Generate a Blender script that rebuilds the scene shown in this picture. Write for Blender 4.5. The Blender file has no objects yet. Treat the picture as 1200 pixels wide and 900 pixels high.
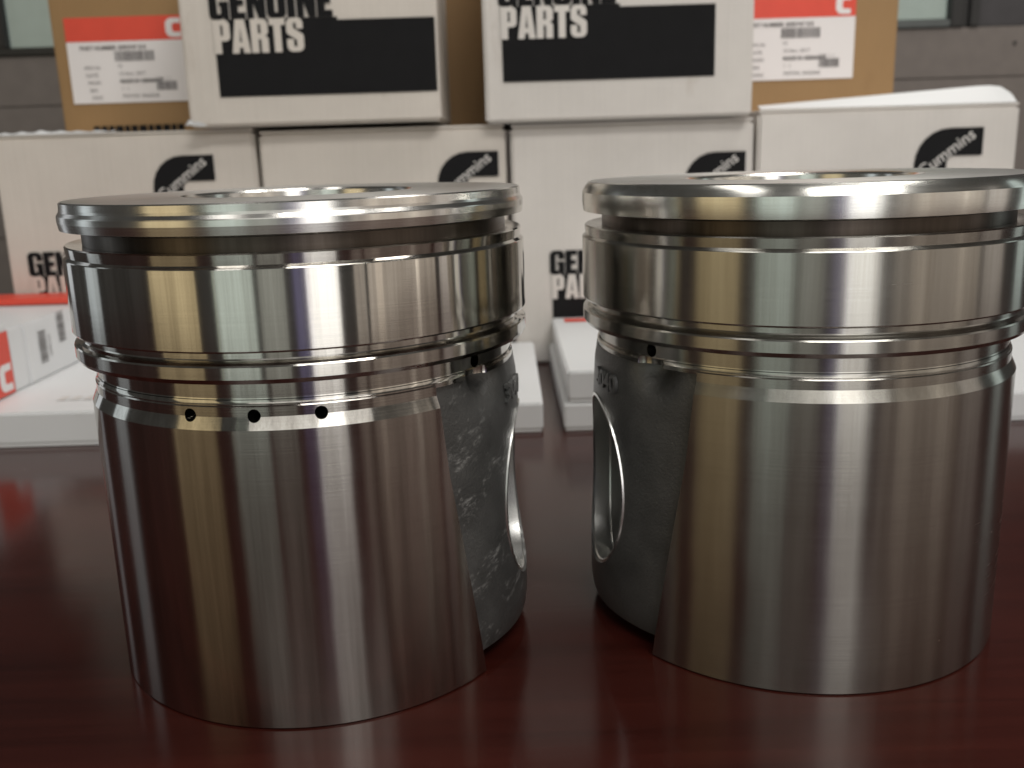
import bpy, bmesh, math, random
from mathutils import Vector, Matrix
from mathutils.geometry import tessellate_polygon
R_ = math.radians
random.seed(7)
sc = bpy.context.scene
C = sc.collection

# ------------------------------------------------------------------ camera
CAM_H = 0.17734
cam = bpy.data.cameras.new('camera'); cam_o = bpy.data.objects.new('camera', cam); C.objects.link(cam_o)
cam.sensor_width = 36.0; cam.lens = 1111.24 / 1200 * 36
cam.clip_start = 0.01; cam.clip_end = 50
cam_o.matrix_world = (Matrix.Translation((0, 0, CAM_H)) @ Matrix.Rotation(R_(90) - 0.23883, 4, 'X')
                      @ Matrix.Rotation(-0.03105, 4, 'Z'))
cam.dof.use_dof = True; cam.dof.focus_distance = 0.29; cam.dof.aperture_fstop = 16.0
sc.camera = cam_o

# ------------------------------------------------------------------ world, lamps and added light strips
w = bpy.data.worlds.new('World'); sc.world = w; w.use_nodes = True
bg = w.node_tree.nodes['Background']
bg.inputs['Color'].default_value = (0.95, 0.92, 0.86, 1); bg.inputs['Strength'].default_value = 0.075

def area(name, loc, target, sx, sy, watts, col):
    l = bpy.data.lights.new(name, 'AREA'); l.shape = 'RECTANGLE'; l.size = sx; l.size_y = sy
    l.energy = watts; l.color = col
    o = bpy.data.objects.new(name, l); C.objects.link(o); o.location = loc
    d = Vector(target) - Vector(loc)
    o.rotation_euler = d.to_track_quat('-Z', 'Y').to_euler()
    return o

def polar(az, dist, z):          # direction as seen from between the pistons, towards the camera side
    return (0.02 + dist * math.sin(R_(az)), 0.28 - dist * math.cos(R_(az)), z)

AIM = (0.02, 0.28, 0.45)
area('window_lamp', polar(17, 1.7, 0.58), (0.02, 0.28, 0.58), 0.46, 2.0, 7.6, (1.0, 0.98, 0.95))
for az, wd, ht, watts, col in (
        (-54, .70, .90, 1.7, (1.0, .80, .45)), (-24, .52, .90, 1.25, (.88, 1.0, .91)),
        (7.0, .24, .80, .15, (.50, .45, 1.0)), (-33.5, .03, .90, .07, (.9, 1.0, .85)), (-7, .36, .80, .42, (.92, .95, .85)),
        (35, .16, .85, .22, (1.0, .88, .76)), (58, 1.15, .90, 2.1, (1.0, .87, .74)), (45, .10, .90, .10, (1.0, .86, .70)),
        (66, .06, .90, .16, (1.0, .90, .78)), (86, .40, .90, .75, (1.0, .90, .82)),
        (-103, .30, .90, .75, (.85, .95, 1.0)), (-128, .20, .80, .45, (.9, .95, 1.0)), (108, .22, .80, .55, (.86, 1.0, .97))):
    area('stripe_card', polar(az, 1.7, .22), (0.02, 0.28, .22), wd, ht + .55, watts * 1.75, col)  # added light strips standing in for room tones, reflected as stripes in the metal
area('ceiling_lamp', (0.65, 0.62, 1.7), (0.6, 0.75, 0), 0.35, 1.2, 18, (1.0, 0.97, 0.92))
area('band_fill', (0.25, -1.65, 1.42), (0.05, 0.4, 0.15), 2.6, 0.5, 6.0, (1.0, 0.97, 0.92))  # added fill in place of a bright wall, brightens the skirt chamfer band
area('ceiling_lamp', (-0.70, 0.0, 2.0), (-0.6, 0.5, 0), 0.35, 1.3, 6, (1.0, 0.97, 0.92))
area('ceiling_lamp', (0.55, -0.8, 1.9), (0.4, 0.8, 0.2), 1.2, 0.35, 31, (1.0, 0.97, 0.92))

sc.render.engine = 'CYCLES'
vs = sc.view_settings
vs.view_transform = 'Standard'; vs.look = 'None'; vs.exposure = -0.40; vs.gamma = 1.0; vs.use_curve_mapping = False

# ------------------------------------------------------------------ node helpers
class NT:
    def __init__(s, name):
        s.m = bpy.data.materials.new(name); s.m.use_nodes = True
        s.t = s.m.node_tree; s.b = s.t.nodes['Principled BSDF']
    def n(s, typ, **kw):
        nd = s.t.nodes.new(typ)
        for k, v in kw.items():
            if k.startswith('i_'):
                key = k[2:]; key = int(key) if key.isdigit() else key.replace('_', ' ')
                nd.inputs[key].default_value = v
            else: setattr(nd, k, v)
        return nd
    def l(s, a, b): s.t.links.new(a, b)
    def val(s, key, v): s.b.inputs[key].default_value = v
    def obj(s, scale=(1, 1, 1), rot=(0, 0, 0)):
        tc = s.n('ShaderNodeTexCoord'); mp = s.n('ShaderNodeMapping')
        mp.inputs['Scale'].default_value = scale; mp.inputs['Rotation'].default_value = rot
        s.l(tc.outputs['Object'], mp.inputs['Vector']); return mp.outputs['Vector']
    def noise(s, vec, scale, detail=4, rough=.5):
        nd = s.n('ShaderNodeTexNoise'); nd.inputs['Scale'].default_value = scale
        nd.inputs['Detail'].default_value = detail; nd.inputs['Roughness'].default_value = rough
        s.l(vec, nd.inputs['Vector']); return nd.outputs['Fac']
    def ramp(s, fac, stops):
        r = s.n('ShaderNodeValToRGB'); e = r.color_ramp.elements
        e[0].position, e[0].color = stops[0][0], stops[0][1]
        e[1].position, e[1].color = stops[1][0], stops[1][1]
        for p, c in stops[2:]:
            q = e.new(p); q.color = c
        s.l(fac, r.inputs['Fac']); return r.outputs['Color']
    def rng(s, fac, a, b, c, d):
        r = s.n('ShaderNodeMapRange'); r.inputs[1].default_value = a; r.inputs[2].default_value = b
        r.inputs[3].default_value = c; r.inputs[4].default_value = d
        s.l(fac, r.inputs[0]); return r.outputs[0]
    def bump(s, h, strength, dist):
        b = s.n('ShaderNodeBump'); b.inputs['Strength'].default_value = strength
        b.inputs['Distance'].default_value = dist; s.l(h, b.inputs['Height'])
        s.l(b.outputs['Normal'], s.b.inputs['Normal'])

def G(v, a=1): return (v, v, v, a)

def machined(name, col, rough, aniso, var=0.05, lines=0.10, streak=.68):
    k = NT(name); k.val('Metallic', 1.0); k.val('Anisotropic', aniso)
    tc = k.n('ShaderNodeTexCoord')
    cr = k.n('ShaderNodeVectorMath', operation='CROSS_PRODUCT'); cr.inputs[0].default_value = (0, 0, 1)
    k.l(tc.outputs['Object'], cr.inputs[1])
    vt = k.n('ShaderNodeVectorTransform', vector_type='VECTOR', convert_from='OBJECT', convert_to='WORLD')
    k.l(cr.outputs[0], vt.inputs[0])
    nm = k.n('ShaderNodeVectorMath', operation='NORMALIZE'); k.l(vt.outputs[0], nm.inputs[0])
    k.l(nm.outputs[0], k.b.inputs['Tangent']); k.val('Anisotropic Rotation', .25)
    big = k.noise(k.obj((1, 1, 1)), 30, 3)
    c = k.ramp(big, [(.3, (*[x * .92 for x in col], 1)), (.7, (*col, 1))])
    # a few dust specks and nicks
    vo = k.n('ShaderNodeTexVoronoi'); vo.inputs['Scale'].default_value = 90
    k.l(k.obj((1, 1, .6)), vo.inputs['Vector'])
    sp = k.rng(vo.outputs['Distance'], .016, .028, 1, 0)
    wn = k.n('ShaderNodeTexWhiteNoise'); k.l(vo.outputs['Position'], wn.inputs['Vector'])
    gate = k.rng(wn.outputs['Value'], .93, .935, 0, 1)
    mu = k.n('ShaderNodeMath', operation='MULTIPLY'); k.l(sp, mu.inputs[0]); k.l(gate, mu.inputs[1])
    mx = k.n('ShaderNodeMix', data_type='RGBA'); k.l(mu.outputs[0], mx.inputs['Factor'])
    k.l(c, mx.inputs['A']); mx.inputs['B'].default_value = (.75, .73, .7, 1)
    stv = k.noise(k.obj((1, 1, .03)), 170, 6, .65)  # vertical streaks painted into the colour in place of fine reflections
    m3 = k.n('ShaderNodeMix', data_type='RGBA', blend_type='MULTIPLY'); m3.inputs['Factor'].default_value = 1.0
    k.l(mx.outputs['Result'], m3.inputs['A']); k.l(k.ramp(stv, [(.36, (streak, streak * .98, streak * .96, 1)), (.62, (1, 1, 1, 1))]), m3.inputs['B'])
    k.l(m3.outputs['Result'], k.b.inputs['Base Color'])
    ln = k.noise(k.obj((2.5, 2.5, 2600)), 1.0, 2)
    r0 = k.rng(ln, .3, .7, rough - var * .4, rough + var * .4)
    sm = k.rng(k.noise(k.obj((1, 1, .5)), 22, 4), .35, .75, -var * .5, var)
    ad = k.n('ShaderNodeMath', operation='ADD'); k.l(r0, ad.inputs[0]); k.l(sm, ad.inputs[1])
    a2 = k.n('ShaderNodeMath', operation='MULTIPLY_ADD'); k.l(mu.outputs[0], a2.inputs[0]); a2.inputs[1].default_value = .4
    k.l(ad.outputs[0], a2.inputs[2]); k.l(a2.outputs[0], k.b.inputs['Roughness'])
    k.bump(ln, lines, 0.00004)
    return k.m

def cast(name, scuff):
    k = NT(name); k.val('Metallic', .5)
    v = k.obj(); n1 = k.noise(v, 850, 5, .65); n2 = k.noise(v, 60, 4)
    base = k.ramp(n2, [(.3, (.085, .085, .083, 1)), (.7, (.13, .13, .127, 1))])
    if scuff:
        def streaks(ang, sc_, scale, det):
            mp = k.n('ShaderNodeMapping'); mp.inputs['Scale'].default_value = sc_
            k.l(k.obj((1, 1, 1), (R_(ang), 0, 0)), mp.inputs['Vector']); return k.noise(mp.outputs[0], scale, det, .75)
        s1 = streaks(-20, (1, .22, 1.6), 420, 7)
        s2 = streaks(-18, (1, .6, 1.2), 62, 4)
        a = k.rng(s1, .46, .60, 0, 1); b = k.rng(s2, .535, .64, 0, 1)
        m = k.n('ShaderNodeMath', operation='MULTIPLY'); k.l(a, m.inputs[0]); k.l(b, m.inputs[1])
        mx = k.n('ShaderNodeMix', data_type='RGBA'); k.l(m.outputs[0], mx.inputs['Factor'])
        k.l(base, mx.inputs['A']); mx.inputs['B'].default_value = (.42, .42, .41, 1)
        k.l(mx.outputs['Result'], k.b.inputs['Base Color'])
    else: k.l(base, k.b.inputs['Base Color'])
    k.l(k.rng(n2, .3, .7, .30, .42), k.b.inputs['Roughness'])
    k.bump(n1, .6, .0004)
    return k.m

def card(name, col, dirt=.11, flute=1.0, rough=.6):
    k = NT(name); v = k.obj()
    big = k.noise(v, 9, 5, .6); fine = k.noise(k.obj((260, 260, 5)), 1, 3)
    st = k.noise(k.obj((1, 1, .35)), 28, 5, .7)
    c = k.ramp(big, [(.25, (*[x * (1 - dirt * 1.6) for x in col], 1)), (.7, (*col, 1))])
    mx = k.n('ShaderNodeMix', data_type='RGBA', blend_type='MULTIPLY')
    k.l(k.rng(st, .62, .8, 0, dirt * 4), mx.inputs['Factor']); k.l(c, mx.inputs['A'])
    mx.inputs['B'].default_value = (.62, .55, .48, 1)
    k.l(mx.outputs['Result'], k.b.inputs['Base Color'])
    k.val('Roughness', rough)
    if flute: k.bump(fine, .4 * flute, .0009)
    return k.m

def plain(name, col, rough=.55, metallic=0, var=.08):
    k = NT(name); n = k.noise(k.obj(), 60, 4)
    k.l(k.ramp(n, [(.3, (*[x * (1 - var) for x in col], 1)), (.7, (*[min(1, x * (1 + var)) for x in col], 1))]), k.b.inputs['Base Color'])
    k.val('Roughness', rough); k.val('Metallic', metallic)
    if rough > .8: k.val('Specular IOR Level', .15)
    return k.m

def wood_table():
    k = NT('mahogany'); v = k.obj((1.2, 26, 26))
    warp = k.noise(k.obj((3, 8, 8)), 1.0, 3)
    n1 = k.noise(v, 2.4, 8, .62); n2 = k.noise(k.obj((9, 330, 330)), 1.0, 4, .6)
    c1 = k.ramp(n1, [(.2, (.024, .0048, .0035, 1)), (.8, (.050, .0100, .0070, 1))])
    mx = k.n('ShaderNodeMix', data_type='RGBA', blend_type='MULTIPLY'); mx.inputs['Factor'].default_value = .35
    k.l(c1, mx.inputs['A']); k.l(k.ramp(n2, [(.32, (.45, .4, .38, 1)), (.62, (1, 1, 1, 1))]), mx.inputs['B'])
    # dust specks
    vo = k.n('ShaderNodeTexVoronoi'); vo.inputs['Scale'].default_value = 70; k.l(k.obj(), vo.inputs['Vector'])
    sp = k.rng(vo.outputs['Distance'], .03, .045, 1, 0)
    wn = k.n('ShaderNodeTexWhiteNoise'); k.l(vo.outputs['Position'], wn.inputs['Vector'])
    gate = k.rng(wn.outputs['Value'], .9, .905, 0, .6)
    mu = k.n('ShaderNodeMath', operation='MULTIPLY'); k.l(sp, mu.inputs[0]); k.l(gate, mu.inputs[1])
    m2 = k.n('ShaderNodeMix', data_type='RGBA'); k.l(mu.outputs[0], m2.inputs['Factor'])
    k.l(mx.outputs['Result'], m2.inputs['A']); m2.inputs['B'].default_value = (.5, .45, .42, 1)
    k.l(m2.outputs['Result'], k.b.inputs['Base Color'])
    k.l(k.rng(k.noise(k.obj(), 14, 5, .65), .3, .75, .13, .20), k.b.inputs['Roughness'])
    k.val('Specular IOR Level', .36)
    k.bump(n2, .06, .0002)
    return k.m

M = dict(
    steel_a=machined('turned_steel_bright', (.63, .61, .57), .115, .90),
    steel_b=machined('turned_steel_satin', (.47, .46, .425), .22, .88, .05, .06, .82),
    crown_a=machined('crown_face_bright', (.80, .79, .76), .22, .6, .05, .03, .9),
    crown_b=machined('crown_face_satin', (.80, .80, .76), .22, .6, .05, .03, .9),
    crown_top=machined('crown_top_matte', (.80, .79, .77), .40, .4, .05, .02, .95),
    groove=machined('shaded_groove_steel', (.12, .10, .085), .36, .6),  # darker than the lands: shade of the recess is put into this colour
    bore=plain('bored_steel', (.86, .86, .84), .27, 1.0, .03),
    cast_a=cast('cast_face_scuffed', True), cast_b=cast('cast_face', False),
    inside=plain('inner_casting', (.08, .08, .08), .6, .5),
    table=wood_table(),
    white=card('white_cardboard', (.67, .62, .565)),
    white2=card('white_cardboard_pale', (.70, .665, .63)),  # same card, a little lighter and less yellow, for the right-hand boxes
    gloss=card('coated_white_card', (.73, .74, .75), .03, .15, .4),
    brown=card('kraft_cardboard', (.33, .198, .085), .08, 1.0),
    paper=card('label_paper', (.80, .77, .77), .02, 0, .45),
    ink=plain('black_ink', (.012, .012, .013), .85),
    greyink=plain('grey_ink', (.14, .13, .13), .55),
    red=plain('red_ink', (.72, .075, .045), .42, 0, .04),
    logotext=plain('logo_white', (.62, .60, .58), .5),
    wall=plain('grey_panel', (.165, .142, .128), .6, 0, .06),
    frame=plain('dark_frame', (.022, .022, .022), .4),
    rail=plain('grey_rail', (.09, .10, .098), .45),
    pane=plain('pale_pane', (.36, .43, .40), .2, 0, .03),
    hollow=plain('dark_gap', (.05, .04, .035), .8),
)

# ------------------------------------------------------------------ mesh helpers
def link(name, me, mat, parent=None, smooth=None):
    o = bpy.data.objects.new(name, me); C.objects.link(o)
    if mat is not None:
        me.materials.clear(); me.materials.append(mat)
    if parent is not None: o.parent = parent
    if smooth is not None:
        for p in me.polygons: p.use_smooth = True
        me.set_sharp_from_angle(angle=R_(smooth))
    return o

def bm_obj(name, bm, mat, parent=None, smooth=None):
    me = bpy.data.meshes.new(name); bmesh.ops.recalc_face_normals(bm, faces=bm.faces[:])
    bm.to_mesh(me); bm.free(); return link(name, me, mat, parent, smooth)

def thing(name, label, cat, loc=(0, 0, 0), rz=0, group=None):
    o = bpy.data.objects.new(name, None); C.objects.link(o); o.location = loc; o.rotation_euler = (0, 0, rz)
    o.empty_display_size = .02
    tag(o, label, cat, group); return o

def tag(o, label, cat, group=None):
    o['label'] = label; o['category'] = cat
    if group: o['group'] = group

def box_bm(x0, x1, y0, y1, z0, z1, bev=0.0, seg=2, cuts=0, warp=0.0, seed=0):
    bm = bmesh.new()
    bmesh.ops.create_cube(bm, size=1)
    for v in bm.verts:
        v.co = Vector((x0 + (v.co.x + .5) * (x1 - x0), y0 + (v.co.y + .5) * (y1 - y0), z0 + (v.co.z + .5) * (z1 - z0)))
    if cuts:
        bmesh.ops.subdivide_edges(bm, edges=bm.edges[:], cuts=cuts, use_grid_fill=True)
        rnd = random.Random(seed); ph = [rnd.uniform(0, 6.28) for _ in range(6)]
        for v in bm.verts:
            p = v.co
            d = Vector((math.sin(p.z * 31 + ph[0]) + math.sin(p.y * 27 + ph[1]),
                        math.sin(p.x * 33 + ph[2]) + math.sin(p.z * 41 + ph[3]),
                        .8 * math.sin(p.x * 37 + ph[4]) + .8 * math.sin(p.y * 29 + ph[5])))
            if p.z < z0 + 1e-5: d.z = 0
            v.co = p + d * warp + Vector((rnd.uniform(-1, 1), rnd.uniform(-1, 1), 0)) * warp * .3
    if bev:
        es = [e for e in bm.edges if len(e.link_faces) == 2 and e.calc_face_angle(0) > 1.0]
        bmesh.ops.bevel(bm, geom=es, offset=bev, segments=seg, affect='EDGES', clamp_overlap=True)
    return bm

def boolean(o, cutters, solver='EXACT'):
    for c in cutters:
        c.parent = o.parent
        md = o.modifiers.new('cut', 'BOOLEAN'); md.object = c; md.operation = 'DIFFERENCE'; md.solver = solver
    dg = bpy.context.evaluated_depsgraph_get(); dg.update()
    me = bpy.data.meshes.new_from_object(o.evaluated_get(dg))
    o.modifiers.clear(); o.data = me
    for c in cutters: bpy.data.objects.remove(c)

def temp(bm):
    me = bpy.data.meshes.new('cutter'); bmesh.ops.recalc_face_normals(bm, faces=bm.faces[:])
    bm.to_mesh(me); bm.free(); o = bpy.data.objects.new('cutter', me); C.objects.link(o); return o

def lathe_bm(prof, n=220, closed=True):
    bm = bmesh.new(); rings = []
    for r, z in prof:
        if r < 1e-6: rings.append([bm.verts.new((0, 0, z))])
        else: rings.append([bm.verts.new((r * math.cos(2 * math.pi * i / n), r * math.sin(2 * math.pi * i / n), z)) for i in range(n)])
    prs = list(zip(rings, rings[1:]))
    if closed: prs.append((rings[-1], rings[0]))
    for a, b in prs:
        if len(a) == 1 and len(b) == 1: continue
        for i in range(n):
            j = (i + 1) % n
            if len(a) == 1: bm.faces.new((a[0], b[i], b[j]))
            elif len(b) == 1: bm.faces.new((a[i], b[0], a[j]))
            else: bm.faces.new((a[i], b[i], b[j], a[j]))
    return bm

def nang(a):                         # angle measured from -Y towards +X -> unit vector
    return Vector((math.sin(R_(a)), -math.cos(R_(a)), 0))

def cyl_along(p0, d, length, r, n=48):
    bm = bmesh.new()
    bmesh.ops.create_cone(bm, cap_ends=True, segments=n, radius1=r, radius2=r, depth=length)
    q = Vector(d).to_track_quat('Z', 'Y').to_matrix().to_4x4()
    bmesh.ops.transform(bm, matrix=Matrix.Translation(Vector(p0) + Vector(d).normalized() * length / 2) @ q, verts=bm.verts[:])
    return bm

# ------------------------------------------------------------------ flat print helpers
def arc_round(pts):
    """pts: (x, y[, radius]) -> polygon with rounded corners"""
    out = []; n = len(pts)
    for i, p in enumerate(pts):
        r = p[2] if len(p) > 2 else 0
        a = Vector(pts[i - 1][:2]); b = Vector(p[:2]); c = Vector(pts[(i + 1) % n][:2])
        if r <= 0: out.append(b); continue
        u = (a - b).normalized(); v = (c - b).normalized()
        ang = u.angle(v); t = min(r / math.tan(ang / 2), (a - b).length * .5, (c - b).length * .5)
        rr = t * math.tan(ang / 2)
        ctr = b + (u + v).normalized() * (rr / math.sin(ang / 2))
        s = b + u * t - ctr; e = b + v * t - ctr
        a0 = math.atan2(s.y, s.x); a1 = math.atan2(e.y, e.x); da = (a1 - a0 + math.pi) % (2 * math.pi) - math.pi
        for k in range(7):
            th = a0 + da * k / 6; out.append(ctr + Vector((math.cos(th), math.sin(th))) * rr)
    return out

GL = {  # condensed heavy capitals in a cell one unit tall: width, outlines (first is the outer line, then holes)
 'E': (.42, [[(0, 0), (.42, 0), (.42, .2), (.22, .2), (.22, .41), (.38, .41), (.38, .59), (.22, .59), (.22, .8), (.42, .8), (.42, 1), (0, 1)]]),
 'I': (.23, [[(0, 0), (.22, 0), (.22, 1), (0, 1)]]),
 'N': (.52, [[(0, 0), (.19, 0), (.19, .48), (.32, 0), (.52, 0), (.52, 1), (.33, 1), (.33, .52), (.2, 1), (0, 1)]]),
 'U': (.52, [[(0, 0, .17), (.52, 0, .17), (.52, 1), (.3, 1), (.3, .17, .03), (.22, .17, .03), (.22, 1), (0, 1)]]),
 'G': (.54, [[(0, 0, .2), (.30, 0, .1), (.38, .07), (.41, 0), (.54, 0), (.54, .54), (.28, .54), (.28, .4), (.32, .4), (.32, .17, .03), (.22, .17, .03), (.22, .83, .03), (.32, .83, .03), (.32, .64), (.54, .64), (.54, 1, .2), (0, 1, .2)]]),
 'P': (.5, [[(0, 0), (.22, 0), (.22, .37), (.5, .37, .17), (.5, 1, .17), (0, 1)], [(.22, .53), (.22, .84), (.29, .84, .02), (.29, .53, .02)]]),
 'A': (.56, [[(0, 0), (.21, 0), (.23, .17), (.33, .17), (.35, 0), (.56, 0), (.42, 1), (.14, 1)], [(.245, .33), (.28, .76), (.315, .33)]]),
 'R': (.53, [[(0, 0), (.22, 0), (.22, .4), (.28, .4, .03), (.3, .36), (.3, 0), (.52, 0), (.52, .42, .07), (.44, .5), (.52, .58, .06), (.52, 1, .17), (0, 1)], [(.22, .57), (.22, .84), (.3, .84, .02), (.3, .57, .02)]]),
 'T': (.48, [[(.13, 0), (.35, 0), (.35, .8), (.48, .8), (.48, 1), (0, 1), (0, .8), (.13, .8)]]),
 'S': (.51, [[(0, .38), (0, 0, .18), (.51, 0, .18), (.51, .5, .1), (.21, .7), (.21, .85, .02), (.3, .85, .02), (.3, .68), (.5, .68), (.5, 1, .18), (0, 1, .18), (0, .55, .1), (.3, .35), (.3, .15, .02), (.21, .15, .02), (.21, .38)]]),
}
def fill(polys, bm, mat4):
    pts = [[Vector((p.x, p.y, 0)) for p in poly] for poly in polys]
    tris = tessellate_polygon(pts)
    flat = [v for poly in pts for v in poly]
    vs_ = [bm.verts.new(mat4 @ v) for v in flat]
    for t in tris:
        try: bm.faces.new([vs_[i] for i in t])
        except ValueError: pass

def block_text(s, height, mat4, sx=1.0, gap=.035):
    bm = bmesh.new(); x = 0
    for ch in s:
        wd, outl = GL[ch]
        polys = [arc_round(o) for o in outl]
        T = mat4 @ Matrix.Diagonal((height * sx, height, 1, 1)) @ Matrix.Translation((x, 0, 0))
        fill(polys, bm, T); x += wd + gap
    return bm, x * height * sx

def font_mesh(s, size, extrude=0, offset=0.0, sx=1.0, shear=0, align='LEFT'):
    cu = bpy.data.curves.new('t', 'FONT'); cu.body = s; cu.size = size; cu.extrude = extrude
    cu.offset = offset; cu.resolution_u = 3; cu.shear = shear; cu.align_x = align
    o = bpy.data.objects.new('t', cu); C.objects.link(o)
    dg = bpy.context.evaluated_depsgraph_get(); dg.update()
    me = bpy.data.meshes.new_from_object(o.evaluated_get(dg))
    bpy.data.objects.remove(o)
    if sx != 1: me.transform(Matrix.Diagonal((sx, 1, 1, 1)))
    return me

FRONT = Matrix(((1, 0, 0, 0), (0, 0, -1, 0), (0, 1, 0, 0), (0, 0, 0, 1)))      # (u,v,w) -> (u, -w, v): faces -Y
SIDE = Matrix(((0, 0, 1, 0), (1, 0, 0, 0), (0, 1, 0, 0), (0, 0, 0, 1)))         # u -> +Y, v -> +Z, faces +X
TOPF = Matrix.Identity(4)
def onface(F, x, y, z, rot=0): return Matrix.Translation((x, y, z)) @ F @ Matrix.Rotation(rot, 4, 'Z')

def print_shape(name, polys, F, mat, parent):
    bm = bmesh.new(); fill([arc_round(p) for p in polys], bm, F); return bm_obj(name, bm, mat, parent)
def print_text(name, s, size, F, mat, parent, **kw):
    me = font_mesh(s, size, **kw); me.transform(F); return link(name, me, mat, parent)

# ================================================================== the setting
tb = bm_obj('table', box_bm(-1.0, 1.0, -.24, 1.27, -.035, 0, .004), M['table'], None, 30); tb['kind'] = 'structure'
wl = bpy.data.objects.new('wall', None); C.objects.link(wl); wl['kind'] = 'structure'
zt = .318
for i, (a, b) in enumerate(((-.2, .085), (.0856, .255), (.2556, zt))):
    bm_obj('panel', box_bm(-1.1, 1.1, 1.30, 1.33, a, b, .0012), M['wall'], wl)
def ngon(name, x0, x1, z0, z1, y0, y1, m, par): return bm_obj(name, box_bm(x0, x1, y0, y1, z0, z1, .001), m, par)
wn_ = thing('window', 'pale teal window pane in dark frame left of the cartons', 'window', (-.62, 1.31, zt), 0, None)
def wpart(par, name, x0, x1, z0, z1, y0, y1, m):
    o = bm_obj(name, box_bm(x0 - par.location.x, x1 - par.location.x, y0 - par.location.y, y1 - par.location.y, z0 - par.location.z, z1 - par.location.z, .0015), m, par); return o
wpart(wn_, 'sill', -.80, -.36, zt + .0005, zt + .010, 1.296, 1.33, M['frame'])
wpart(wn_, 'frame', -.69, -.640, zt + .0105, .62, 1.298, 1.33, M['frame'])
wpart(wn_, 'frame', -.39, -.36, zt + .0105, .62, 1.298, 1.33, M['frame'])
wpart(wn_, 'pane', -.6395, -.3905, zt + .0105, .62, 1.308, 1.318, M['pane'])
wr = thing('window', 'pale window pane beside black frame, right of the cartons', 'window', (.5, 1.31, zt), 0, None)
wpart(wr, 'sill', .36, .5805, zt + .0005, zt + .0105, 1.296, 1.33, M['rail'])
wpart(wr, 'pane', .36, .5805, zt + .011, .62, 1.308, 1.318, M['pane'])
wpart(wr, 'frame', .581, .598, zt + .0005, .62, 1.297, 1.33, M['frame'])
wpart(wr, 'frame', .606, .619, zt + .0005, .62, 1.297, 1.33, M['frame'])
wpart(wr, 'frame', .5985, .6055, zt + .0005, .62, 1.302, 1.33, M['frame'])
wpart(wr, 'dark_panel', .6195, .95, zt + .0005, .62, 1.306, 1.32, plain('charcoal_panel', (.045, .042, .045), .5))
sc_ = cyl_along((.668, 1.3, .297), (0, -1, 0), .0015, .0022, 16)
bm_obj('screw', sc_, M['frame'], wl)

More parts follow.
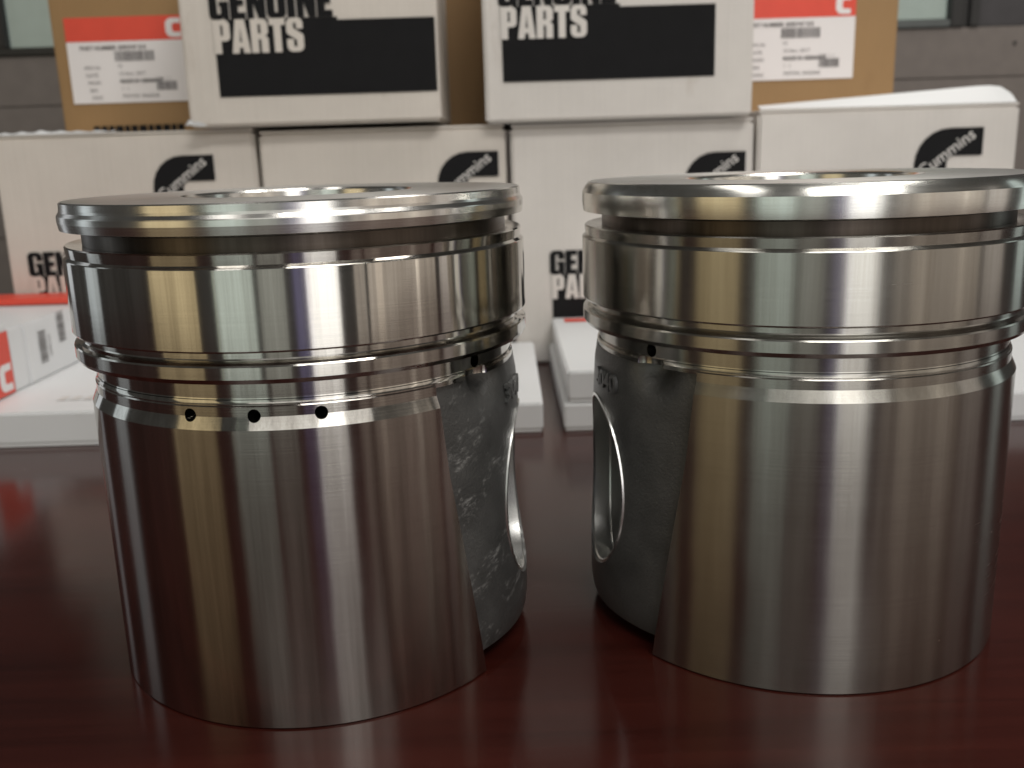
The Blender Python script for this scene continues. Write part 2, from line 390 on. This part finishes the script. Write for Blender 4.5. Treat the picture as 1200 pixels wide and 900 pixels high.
# ================================================================== pistons
RL = .0795; RS = .0762; ZS = .1071; HT = .1663
def piston(label, loc, pin, far, steel, crownm, castm, variant, oil, scoop_side):
    t = thing('engine_piston', label, 'piston', loc, 0, 'pair of pistons standing on the table')
    dt = .0007 if variant == 'a' else -.0008
    GR = .0730 if variant == 'a' else .0722
    # --- crown: top face, bowl, top land, first groove
    if variant == 'a':
        rim = [(.0400, HT - .0008), (.0405, HT), (.0780, HT), (.0786, HT - .0004), (.0787, HT - .0024), (.0789, HT - .0032),
               (.0796, HT - .0043), (.0797, HT - .0046), (.0797, HT - .0068 + dt * .6), (.0793, HT - .0096 + dt)]
        bowl = [(0, HT - .010), (.010, HT - .0115), (.020, HT - .017), (.029, HT - .0205), (.0355, HT - .0185), (.0385, HT - .012)]
    else:
        rim = [(.0398, HT - .0010), (.0410, HT - .0002), (.0425, HT), (.0765, HT), (.0773, HT - .0003), (.0778, HT - .0008), (.0785, HT - .0018), (.0791, HT - .0029),
               (.0795, HT - .0037), (.0795, HT - .0067 + dt * .6), (.0791, HT - .0096 + dt)]
        bowl = [(0, HT - .008), (.010, HT - .0095), (.020, HT - .015), (.029, HT - .0195), (.0355, HT - .0175), (.0385, HT - .011)]
    bm = lathe_bm(bowl + rim + [(.0765, HT - .0099 + dt), (GR + .0005, HT - .0101 + dt), (GR + .0001, HT - .0105 + dt), (0, HT - .0105 + dt)], 256, False)
    cr_ = bm_obj('crown', bm, crownm, t, 7 if variant == 'a' else 12)
    cr_.data.materials.append(M['crown_top'])
    for p in cr_.data.polygons:
        if p.normal.z > .995 and .0415 < math.hypot(p.center.x, p.center.y): p.material_index = 1
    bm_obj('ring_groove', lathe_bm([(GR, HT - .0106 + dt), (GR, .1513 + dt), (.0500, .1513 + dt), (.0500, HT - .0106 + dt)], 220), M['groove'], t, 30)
    # --- ring belt: second land, second groove, third land, oil groove
    prof = [(.0500, .1512 + dt), (GR - .0005, .1512 + dt), (GR + .0005, .1513 + dt), (.0782, .1516 + dt), (.0787, .1512 + dt), (.0784, .1482 + dt), (.0794, .1474 + dt), (.0796, .1471 + dt), (.0796, .1244), (.0793, .1239),
            (.0772, .1237), (.0768, .1233), (.0768, .1217), (.0770, .1213), (.0779, .1206), (.0792, .1201), (.0795, .1196), (.0795, .1160), (.0787, .1146),
            (.0765, .1141), (.0741, .1139), (.0736, .1134), (.0736, .1092), (.0737, .1088), (.0500, .1088)]
    belt = bm_obj('ring_belt', lathe_bm(prof, 256), steel, t)
    cuts = []
    for q in (-36, 36):
        for a in (pin + q,):
            cuts.append(temp(cyl_along(nang(a) * .045 + Vector((0, 0, .1113)), nang(a), .04, .0023, 24)))
    boolean(belt, cuts)
    for p in belt.data.polygons: p.use_smooth = True
    belt.data.set_sharp_from_angle(angle=R_(7))
    # --- thrust faces
    def half(z):        # half angle of the cast pin side, widest at the top
        pts = ((0, 38.8), (.004, 39.2), (.044, 44.6), (.076, 49.0), (.100, 51.0), (.1071, 51.0))
        for (z0, a0), (z1, a1) in zip(pts, pts[1:]):
            if z <= z1: return a0 + (a1 - a0) * (z - z0) / (z1 - z0)
        return 51.0
    zs_rows = [(0, RS - .0006), (.0006, RS), (.012, RS), (.024, RS), (.036, RS), (.044, RS), (.06, RS), (.076, RS), (.09, RS), (.0998, RS), (.1036, RS - .0017), (.1039, RS - .0017), (.1066, RS - .0017), (.1071, RS - .0021)]
    FARK = .40
    for s in (0, 1):
        bm = bmesh.new(); n = 96; out = []; inn = []
        for z, r in zs_rows:
            h = half(z)
            lo, hi = (pin, far) if pin < far else (far, pin)
            kl, kh = (1, FARK) if pin < far else (FARK, 1)
            if s == 0: a0 = lo + h * kl; a1 = hi - h * kh
            else: a0 = hi + h * kh; a1 = lo + 360 - h * kl
            out.append([bm.verts.new(nang(a0 + (a1 - a0) * i / n) * r + Vector((0, 0, z))) for i in range(n + 1)])
            inn.append([bm.verts.new(nang(a0 + (a1 - a0) * i / n) * .0665 + Vector((0, 0, z))) for i in range(n + 1)])
        for k in range(len(zs_rows) - 1):
            for i in range(n):
                bm.faces.new((out[k][i], out[k][i + 1], out[k + 1][i + 1], out[k + 1][i]))
                bm.faces.new((inn[k][i], inn[k + 1][i], inn[k + 1][i + 1], inn[k][i + 1]))
            for i in (0, n): bm.faces.new((out[k][i], out[k + 1][i], inn[k + 1][i], inn[k][i]))
        for k in (0, len(zs_rows) - 1):
            for i in range(n): bm.faces.new((out[k][i], inn[k][i], inn[k][i + 1], out[k][i + 1]))
        sk = bm_obj('skirt', bm, steel, t)
        cuts = []
        for a in oil:
            a2 = a + 180 * s
            cuts.append(temp(cyl_along(nang(a2) * .060 + Vector((0, 0, .1040)), nang(a2), .02, .0020, 28)))
        boolean(sk, cuts)
        for p in sk.data.polygons: p.use_smooth = True
        sk.data.set_sharp_from_angle(angle=R_(8))
    # ledge on top of skirt, floor of the oil groove
    bm_obj('groove_floor', lathe_bm([(.0500, .1060), (.0742, .1060), (.0742, .1074), (.0739, .1079), (.0738, .1086), (.0500, .1086)], 220), steel, t)
    cuts = []
    for q in (-36, 36):
        b2 = bmesh.new(); bmesh.ops.create_uvsphere(b2, u_segments=40, v_segments=24, radius=1)
        d = nang(pin + q)
        Mx = Matrix.Translation(d * .0770 + Vector((0, 0, .1066))) @ d.to_track_quat('X', 'Z').to_matrix().to_4x4() @ Matrix.Diagonal((.0062, .0072, .0085, 1))
        bmesh.ops.transform(b2, matrix=Mx, verts=b2.verts[:]); cuts.append(temp(b2))
    gf = t.children[-1] if False else [c for c in bpy.data.objects if c.parent == t and c.name.startswith('groove_floor')][0]
    boolean(gf, cuts)
    for p in gf.data.polygons: p.use_smooth = True
    gf.data.set_sharp_from_angle(angle=R_(30))
    # --- cast pin bosses
    PR = .032; PZ = .0545
    pin0 = pin
    SQ = (-31, 36) if pin > 0 else (-36, 36)
    for s, pin, hk in ((0, pin0, 1.0), (0, far, FARK)):
        PR = .032
        bm = bmesh.new(); n = 160; zz = [.0055, .0075] + [.012 + .068 * i / 20 for i in range(21)] + [.0816 + .0012 * i for i in range(20)] + [.1054, .1058]
        out = []; inn = []
        for z in zz:
            h = half(z) * hk - .15
            row = []; rin = []
            for i in range(n + 1):
                f = -1 + 2 * i / n; a = pin + s + f * h
                e = 1 - abs(f)
                r = RS - .0030 + .0042 * (1 - f * f) ** 1.3 * (1 if z < .06 else max(.45, 1 - (z - .06) / .08))
                if z < .012: r -= (.012 - z) ** 2 * 28
                if z > .1: r -= (z - .1) * .12
                if hk == 1.0:
                    for q in SQ: r -= .0078 * math.exp(-((f * h - q) / 5.8) ** 2 - (max(0, .1045 - z) / .0070) ** 2)
                row.append(bm.verts.new(nang(a) * r + Vector((0, 0, z))))
                rin.append(bm.verts.new(nang(a) * .046 + Vector((0, 0, z))))
            out.append(row); inn.append(rin)
        K = len(zz)
        for k in range(K - 1):
            for i in range(n):
                bm.faces.new((out[k][i], out[k][i + 1], out[k + 1][i + 1], out[k + 1][i]))
                bm.faces.new((inn[k][i], inn[k + 1][i], inn[k + 1][i + 1], inn[k][i + 1]))
            for i in (0, n): bm.faces.new((out[k][i], out[k + 1][i], inn[k + 1][i], inn[k][i]))
        for k in (0, K - 1):
            for i in range(n): bm.faces.new((out[k][i], inn[k][i], inn[k][i + 1], out[k][i + 1]))
        bo = bm_obj('pin_boss', bm, castm, t)
        bn = pin if hk < 1 else (87 if pin > 0 else -84); LS = .75 if hk == 1.0 else .48
        d = nang(bn); q = Matrix.Translation((0, 0, PZ)) @ d.to_track_quat('Z', 'Y').to_matrix().to_4x4() @ Matrix.Diagonal((LS, 1, 1, 1))
        cb = bmesh.new(); bmesh.ops.create_cone(cb, cap_ends=True, segments=96, radius1=PR + .0016, radius2=PR + .0016, depth=.08)
        bmesh.ops.transform(cb, matrix=q @ Matrix.Translation((0, 0, .06)), verts=cb.verts[:]); cuts = [temp(cb)]
        boolean(bo, cuts)
        for p in bo.data.polygons: p.use_smooth = True
        bo.data.set_sharp_from_angle(angle=R_(35))
        # bore liner with circlip groove, bright bored metal; its mouth follows the boss
        L0, L1 = .046, .0768
        prof = [(PR + .0015, L0), (PR, L0), (PR, .0690), (PR + .0013, .0691), (PR + .0013, .0707), (PR, .0708), (PR, .0764), (PR + .0004, L1), (PR + .0015, L1)]
        lb = lathe_bm(prof, 128)
        # trim the liner to the curved outer face of the boss: pull points in where the face falls away
        for v in lb.verts:
            if v.co.z > .060:
                lat = v.co.x * LS
                lim = math.sqrt(max(1e-6, (RS - .0004) ** 2 - lat * lat)) + .0006
                k = (v.co.z - .046) / (L1 - .046); v.co.z = .046 + k * (min(L1, lim) - .046)
        bmesh.ops.transform(lb, matrix=q, verts=lb.verts[:])
        bm_obj('pin_bore', lb, M['bore'], t, 30)
        if hk < 1: continue
        # raised cast figures above the bore
        sgn = -1 if scoop_side < 0 else 1
        me = font_mesh('3040', .0100, .0007, .0002, 1.0, 0, 'CENTER')
        for v in me.vertices:
            a = pin + s + (v.co.x / .0765) * 57.3 - sgn * 15
            r = .0758 + v.co.z; z = .0925 + v.co.y * .95
            v.co = nang(a) * r + Vector((0, 0, z))
        link('cast_number', me, castm, t, 30)
    # hidden inside of the skirt
    bm_obj('inner_wall', lathe_bm([(.0445, .09), (.0455, .09), (.0455, .1059), (.0, .1059), (.0, .1045), (.0445, .1045)], 96, False), M['inside'], t, 30)
    return t

piston('polished steel piston with oil holes in skirt band and scuffed cast boss', (-.07381, .34577, 0), 93, -93, M['steel_a'], M['crown_a'], M['cast_a'], 'a', (-17.9, -2.2, 13.0), 1)
piston('satin steel piston with rounded crown edge and plain clean cast boss', (.10765, .35529, 0), -91, 96, M['steel_b'], M['crown_b'], M['cast_b'], 'b', (), -1)

# ================================================================== boxes
def logo(par, x, y, z, wd):
    """x, z: upper right corner of the black C"""
    h = wd * 1.22; st = wd * .40
    c = print_shape('logo', [[(0, 0), (0, -st), (-wd * .30, -st), (-wd * .52, -st, .012), (-wd * .52, -h + st, .012), (0, -h + st), (0, -h), (-wd, -h, wd * .62), (-wd, 0, wd * .62)]], onface(FRONT, x, y, z), M['ink'], par)
    me = font_mesh('Cummins', wd * .25, 0, .0001, 1.0)
    me.transform(onface(FRONT, x - wd * .87, y - .0003, z - wd * .71, R_(37)))
    link('logo_lettering', me, M['logotext'], c)

def lettering(par, x, y, ztop, hgt, sx, bandw, bandh, wmat):
    """GENUINE above, PARTS knocked out of a black band; x = left edge, ztop = top of PARTS"""
    bm, wd = block_text('GENUINE', hgt * .98, onface(FRONT, x - hgt * .09, y, ztop + hgt * .005), sx * 1.12)
    bm_obj('lettering', bm, M['ink'], par)
    b = print_shape('print_band', [[(x, ztop), (x, ztop - bandh), (x + bandw, ztop - bandh), (x + bandw, ztop - hgt * .09), (x + wd * 1.0, ztop - hgt * .09), (x + wd * 1.0, ztop)]], onface(FRONT, 0, y + .0001, 0), M['ink'], par)
    bm, _ = block_text('PARTS', hgt, onface(FRONT, x - hgt * .02, y - .0003, ztop - hgt), sx)
    bm_obj('lettering', bm, wmat, b)

def big_box(label, x0, x1, y0, y1, z0, z1, mat, seed, group, rz=0):
    t = thing('white_box', label, 'box', ((x0 + x1) / 2, y0, z0), rz, group)
    cx = (x0 + x1) / 2; hw = (x1 - x0) / 2; dz = z1 - z0; dy = y1 - y0
    bm_obj('carton', box_bm(-hw, hw, 0, dy, 0, dz - .0022, .0022, 2, 5, .00022, seed), mat, t, 40)
    bm_obj('lid', box_bm(-hw + .0008, hw - .0008, .0012, dy - .001, dz - .0020, dz, .0008, 1, 5, .0001, seed + 1), mat, t, 40)
    return t
FY = -.0010
GB = 'white boxes in the back row'
lead = []
specs = [('scuffed white box with worn top edge, beside grey wall, under a brown carton', -.419, -.2045, .2034, M['white']),
         ('white box directly under the gap between scuffed pair of stacked boxes', -.2005, .0005, .2004, M['white']),
         ('white box standing behind the gap, under the right upper white box', .0050, .2040, .1995, M['white2']),
         ('white box with raised bright lid flap, beside the grey wall panel', .2075, .4210, .2050, M['white2'])]
specs[1] = ('white box behind the oil-hole piston, its logo half hidden by the crown', *specs[1][1:])
specs[2] = ('white box seen between the two pistons with partly hidden black lettering', *specs[2][1:])
LG = [(-.2385, .1835, .0515), (.0000 - .0055, .1795, .0505), (.2041 - .0005 - .006, .1732, .0505), (.392, .1865, .0555)]
for i, (lab, x0, x1, z1, m) in enumerate(specs):
    t = big_box(lab, x0, x1, .80, 1.12, 0, z1, m, 10 + i, GB)
    cx = (x0 + x1) / 2
    lx, lz, lw = LG[i]
    logo(t, lx - cx, FY, lz, lw)
    lettering(t, (x0 + (.0185 if i == 0 else .0318)) - cx, FY, .0885 if i == 0 else .0765, .0205, 1.02, .145, .062, m)
    if i == 0:
        bm = bmesh.new(); pts = []; n = 40; rnd = random.Random(2)
        for k in range(n + 1):
            x = -.105 + .10 * k / n; pts.append((x, .0008 + .0016 * math.sin(k * .5) ** 2 * rnd.uniform(.4, 1) + .0012 * (1 - abs(k - 18) / 22)))
        a = [bm.verts.new((x, .0002, z1 + .0002)) for x, h in pts]; b = [bm.verts.new((x, .003, z1 + h)) for x, h in pts]
        c = [bm.verts.new((x, .02, z1 + .0003)) for x, h in pts]
        for k in range(n):
            bm.faces.new((a[k], a[k + 1], b[k + 1], b[k])); bm.faces.new((b[k], b[k + 1], c[k + 1], c[k]))
        bm_obj('torn_edge', bm, M['gloss'], t, 60)
    if i == 3:
        # lifted lid flap: rises from the front edge and leans back
        bm = bmesh.new(); n = 24; V = []
        for k in range(n + 1):
            u = k / n; x = -.1045 + .208 * u
            hgt = .0035 + .0105 * min(1, u * 1.15) - (0.006 * max(0, (u - .93) / .07) ** 2)
            V.append([bm.verts.new((x, .0010, z1 + .0004)), bm.verts.new((x, .0065, z1 + .0004 + hgt * .55)), bm.verts.new((x, .0125, z1 + .0004 + hgt)),
                      bm.verts.new((x, .0130, z1 + hgt - .0004)), bm.verts.new((x, .0030, z1 + .0003))])
        for k in range(n):
            for j in range(4): bm.faces.new((V[k][j], V[k + 1][j], V[k + 1][j + 1], V[k][j + 1]))
        for k in (0, n): bm.faces.new(V[k])
        bm_obj('lid_flap', bm, M['gloss'], t, 50)

GW = 'white boxes stacked on the back row'
for i, (lab, x0, x1, z0, y0, lx, zp, hg, sx, bw, bh, m) in enumerate((
        ('upper white box with torn lower corner and large black lettering, beside labelled carton', -.2500, -.0500, .2045, .785, -.2235, .2845, .0250, 1.03, .172, .0575, M['white']),
        ('upper white box with intact corners and large black lettering, over the gap between pistons', -.0145, .1985, .2010, .788, .0005, .2880, .0240, 1.03, .1675, .0560, M['white2']))):
    t = big_box(lab, x0, x1, y0, y0 + .150, z0, z0 + .185, m, 30 + i, GW)
    cx = (x0 + x1) / 2
    lettering(t, lx - cx, FY, zp - z0, hg, sx, bw, bh, m)
    if i == 0:
        bm = bmesh.new(); rnd = random.Random(5); A = []; B = []
        for k in range(9):
            x = -.1005 + .0016 * k; A.append(bm.verts.new((x, -.0004, .0062 - .0004 * k + rnd.uniform(-.0006, .0006))))
            B.append(bm.verts.new((x - .0025 + .0006 * k, -.0034 + .0003 * k, .0012 + rnd.uniform(-.0008, .0008))))
        for k in range(8): bm.faces.new((A[k], A[k + 1], B[k + 1], B[k]))
        bmesh.ops.solidify(bm, geom=bm.faces[:], thickness=.0006)
        bm_obj('torn_corner', bm, M['gloss'], t, 60)

def carton(label, x0, x1, y0, z0, h, lbx, seed, rz=0.0):
    cx = (x0 + x1) / 2; t = thing('brown_carton', label, 'carton', (cx, y0, z0), rz, 'brown cartons at the back')
    bm_obj('carton', box_bm(x0 - cx, x1 - cx, 0, .14, 0, h, .002, 2, 4, .0002, seed), M['brown'], t, 40)
    if lbx is not None:
        # shipping label: red head, white body, print
        lx = lbx - cx; W = .1135; z1 = .1085; zm = .0870; zb = .0315
        lb = bm_obj('shipping_label', box_bm(lx, lx + W, -.0012, -.0008, zb, z1, 0), M['paper'], t)
        print_shape('label_head', [[(lx, zm), (lx + W, zm), (lx + W, z1), (lx, z1)]], onface(FRONT, 0, -.0014, 0), M['red'], lb)
        def T(s, u, v, size, m=M['greyink'], **kw): print_text('print', s, size, onface(FRONT, lx + u, -.0016, zb + v), m, lb, **kw)
        T('PART NUMBER 3095747 KX', .012, .0480, .0052, offset=.00015)
        for k, s in enumerate(('MFG IN', 'DATE', 'FROM', 'BIN', 'DESC')): T(s, .014 + .001 * k, .0305 - k * .0068, .0046)
        for k, s in enumerate(('10', '10 Nov. 2017', 'MADE IN GERMANY', '1  1', 'PISTON  ENGINE')): T(s, .0455 + .0005 * k, .0315 - k * .0068, .0046, offset=.0002 if k == 2 else 0)
        def bars(u0, u1, v0, v1, n, sd):
            bm = bmesh.new(); rnd = random.Random(sd); u = u0; pitch = (u1 - u0) / n
            for k in range(n):
                wd = pitch * rnd.uniform(.4, .8); a = onface(FRONT, lx + u0 + k * pitch, -.0016, zb)
                fill([[Vector((0, v0)), Vector((wd, v0)), Vector((wd, v1)), Vector((0, v1))]], bm, a)
            bm_obj('barcode', bm, M['greyink'], lb)
        bars(.0440, .0815, .0375, .0465, 26, seed); bars(.0805, .1000, .0105, .0185, 18, seed + 4)
        T('QTY  1 1', .0795, .0195, .0040)
        # white letter C in the head
        o = [(.0 , 0, .006), (.014, 0), (.014, .0046), (.0062, .0046, .002), (.0062, .0124, .002), (.014, .0124), (.014, .017), (0, .017, .006)]
        print_shape('label_mark', [[(p[0] + lx + .0945, p[1] + zm + .0020, *(p[2:])) for p in o]], onface(FRONT, 0, -.0016, 0), M['paper'], lb)
    return t
c1 = carton('brown carton beside torn-corner white box, red and white shipping label', -.4215, -.2300, .945, .2036, .20, -.4085, 51)
bm = bmesh.new(); rnd = random.Random(9); u = .0
while u < .084:
    wd = rnd.uniform(.0045, .0075)
    fill([[Vector((u, 0)), Vector((u + wd, 0)), Vector((u + wd, .006)), Vector((u, .006))]], bm, onface(FRONT, -.067, -.0014, .0045)); u += wd + .0016
bm_obj('print', bm, M['ink'], c1)
carton('plain brown carton showing only in the gap between upper white boxes', -.1400, .0450, .945, .2012, .20, None, 52)
carton('brown carton on the raised-flap box, shipping label beside its bare right edge', .2080, .3740, .945, .2056, .20, .2195, 53)

# ---- flat boxes in front
GF = 'flat white boxes lying on the table'
def flat_box(name, label, x0, x1, y0, y1, z0, z1, m, group, seed):
    cx = (x0 + x1) / 2; t = thing(name, label, 'box', (cx, y0, z0), 0, group); dz = z1 - z0
    bm_obj('tray', box_bm(x0 - cx + .0008, x1 - cx - .0008, .0008, y1 - y0 - .0008, 0, dz * .80, .0006, 1), m, t, 40)
    bm_obj('lid', box_bm(x0 - cx, x1 - cx, 0, y1 - y0, dz * .10, dz, .0012, 2, 4, .00012, seed), m, t, 40)
    return t
fa = flat_box('flat_box', 'flat white box under the small red and white cartons', -.470, -.2050, .5940, .797, 0, .0235, M['gloss'], GF, 61)
fb = flat_box('flat_box', 'flat white box ending at the gap, behind the scuffed piston boss', -.2030, .0195, .5920, .797, 0, .0200, M['gloss'], GF, 62)
fc = flat_box('flat_box', 'flat white box lying under another flat box, behind the satin piston', .0330, .2500, .5925, .797, 0, .0186, M['gloss'], GF, 63)
fd = flat_box('flat_box', 'flat white box with bare top, beyond the smooth side of the satin piston', .2530, .4700, .5850, .797, 0, .0195, M['gloss'], GF, 64)
fe = flat_box('flat_box', 'upper flat white box with red mark on its lid', .0357, .2480, .5930, .797, .0188, .0400, M['gloss'], GF, 65)
bm = bmesh.new(); fill([[Vector((-.0965, .180)), Vector((-.070, .180)), Vector((-.070, .1965)), Vector((-.0965, .1965))]], bm, onface(TOPF, 0, 0, .0400 - .0188 + .0004)); bm_obj('red_mark', bm, M['red'], fe)
bm = bmesh.new(); rnd = random.Random(4)
for k in range(6):
    u = .028 + k * .009; fill([[Vector((u, .030)), Vector((u + .0065, .030)), Vector((u + .0055, .040 + rnd.uniform(0, .006))), Vector((u + .001, .040))]], bm, onface(TOPF, 0, 0, .0239))
bm_obj('print', bm, M['logotext'], fa)

# small cartons standing on the left flat box
def small(label, x0, x1, y0, y1, z1, seed, m=M['gloss']):
    t = thing('small_carton', label, 'carton', ((x0 + x1) / 2, y0, .0238), 0, 'small cartons on the flat box')
    hw = (x1 - x0) / 2
    bm_obj('carton', box_bm(-hw, hw, 0, y1 - y0, 0, z1 - .0238, .0012, 2, 3, .00012, seed), m, t, 40)
    return t, hw
t, hw = small('small carton with red side and white letter mark, at the head of its row', -.445, -.3500, .606, .6515, .0735, 71)
print_shape('red_panel', [[(.001, .001), (.0445, .001), (.0445, .0445), (.001, .0445)]], onface(SIDE, hw + .0006, 0, 0), M['red'], t)
o = [(.0, 0, .006), (.016, 0), (.016, .005), (.007, .005, .002), (.007, .014, .002), (.016, .014), (.016, .019), (0, .019, .006)]
print_shape('letter_mark', [[(p[0] + .026, p[1] + .0035, *p[2:]) for p in o]], onface(SIDE, hw + .0008, 0, 0), M['paper'], t)
small('slim plain white carton between the red one and the barcoded one', -.447, -.3505, .6525, .6738, .0690, 72)
t, hw = small('white carton with two barcodes on its side', -.450, -.3500, .6748, .7620, .0685, 73)
for (u0, v0) in ((.018, .012), (.050, .022)):
    bm = bmesh.new(); rnd = random.Random(int(u0 * 1000))
    for k in range(11):
        v = v0 + k * .0022; hgt = rnd.uniform(.0008, .0017)
        fill([[Vector((u0, v)), Vector((u0 + .011, v)), Vector((u0 + .011, v + hgt)), Vector((u0, v + hgt))]], bm, onface(SIDE, hw + .0007, 0, 0))
    bm_obj('barcode', bm, M['greyink'], t)
print_text('print', '3095747', .005, onface(SIDE, hw + .0007, .036, .014, R_(90)), M['greyink'], t)
t = thing('red_edged_box', 'white box with red top edge behind the small cartons', 'box', (-.375, .7640, .0238))
bm_obj('carton', box_bm(-.12, .12, 0, .032, 0, .0452, .001, 2, 3, .0001, 75), M['gloss'], t, 40)
bm_obj('red_edge', box_bm(-.1202, .1202, -.0004, .0322, .0456, .0510, .0008, 1), M['red'], t, 40)
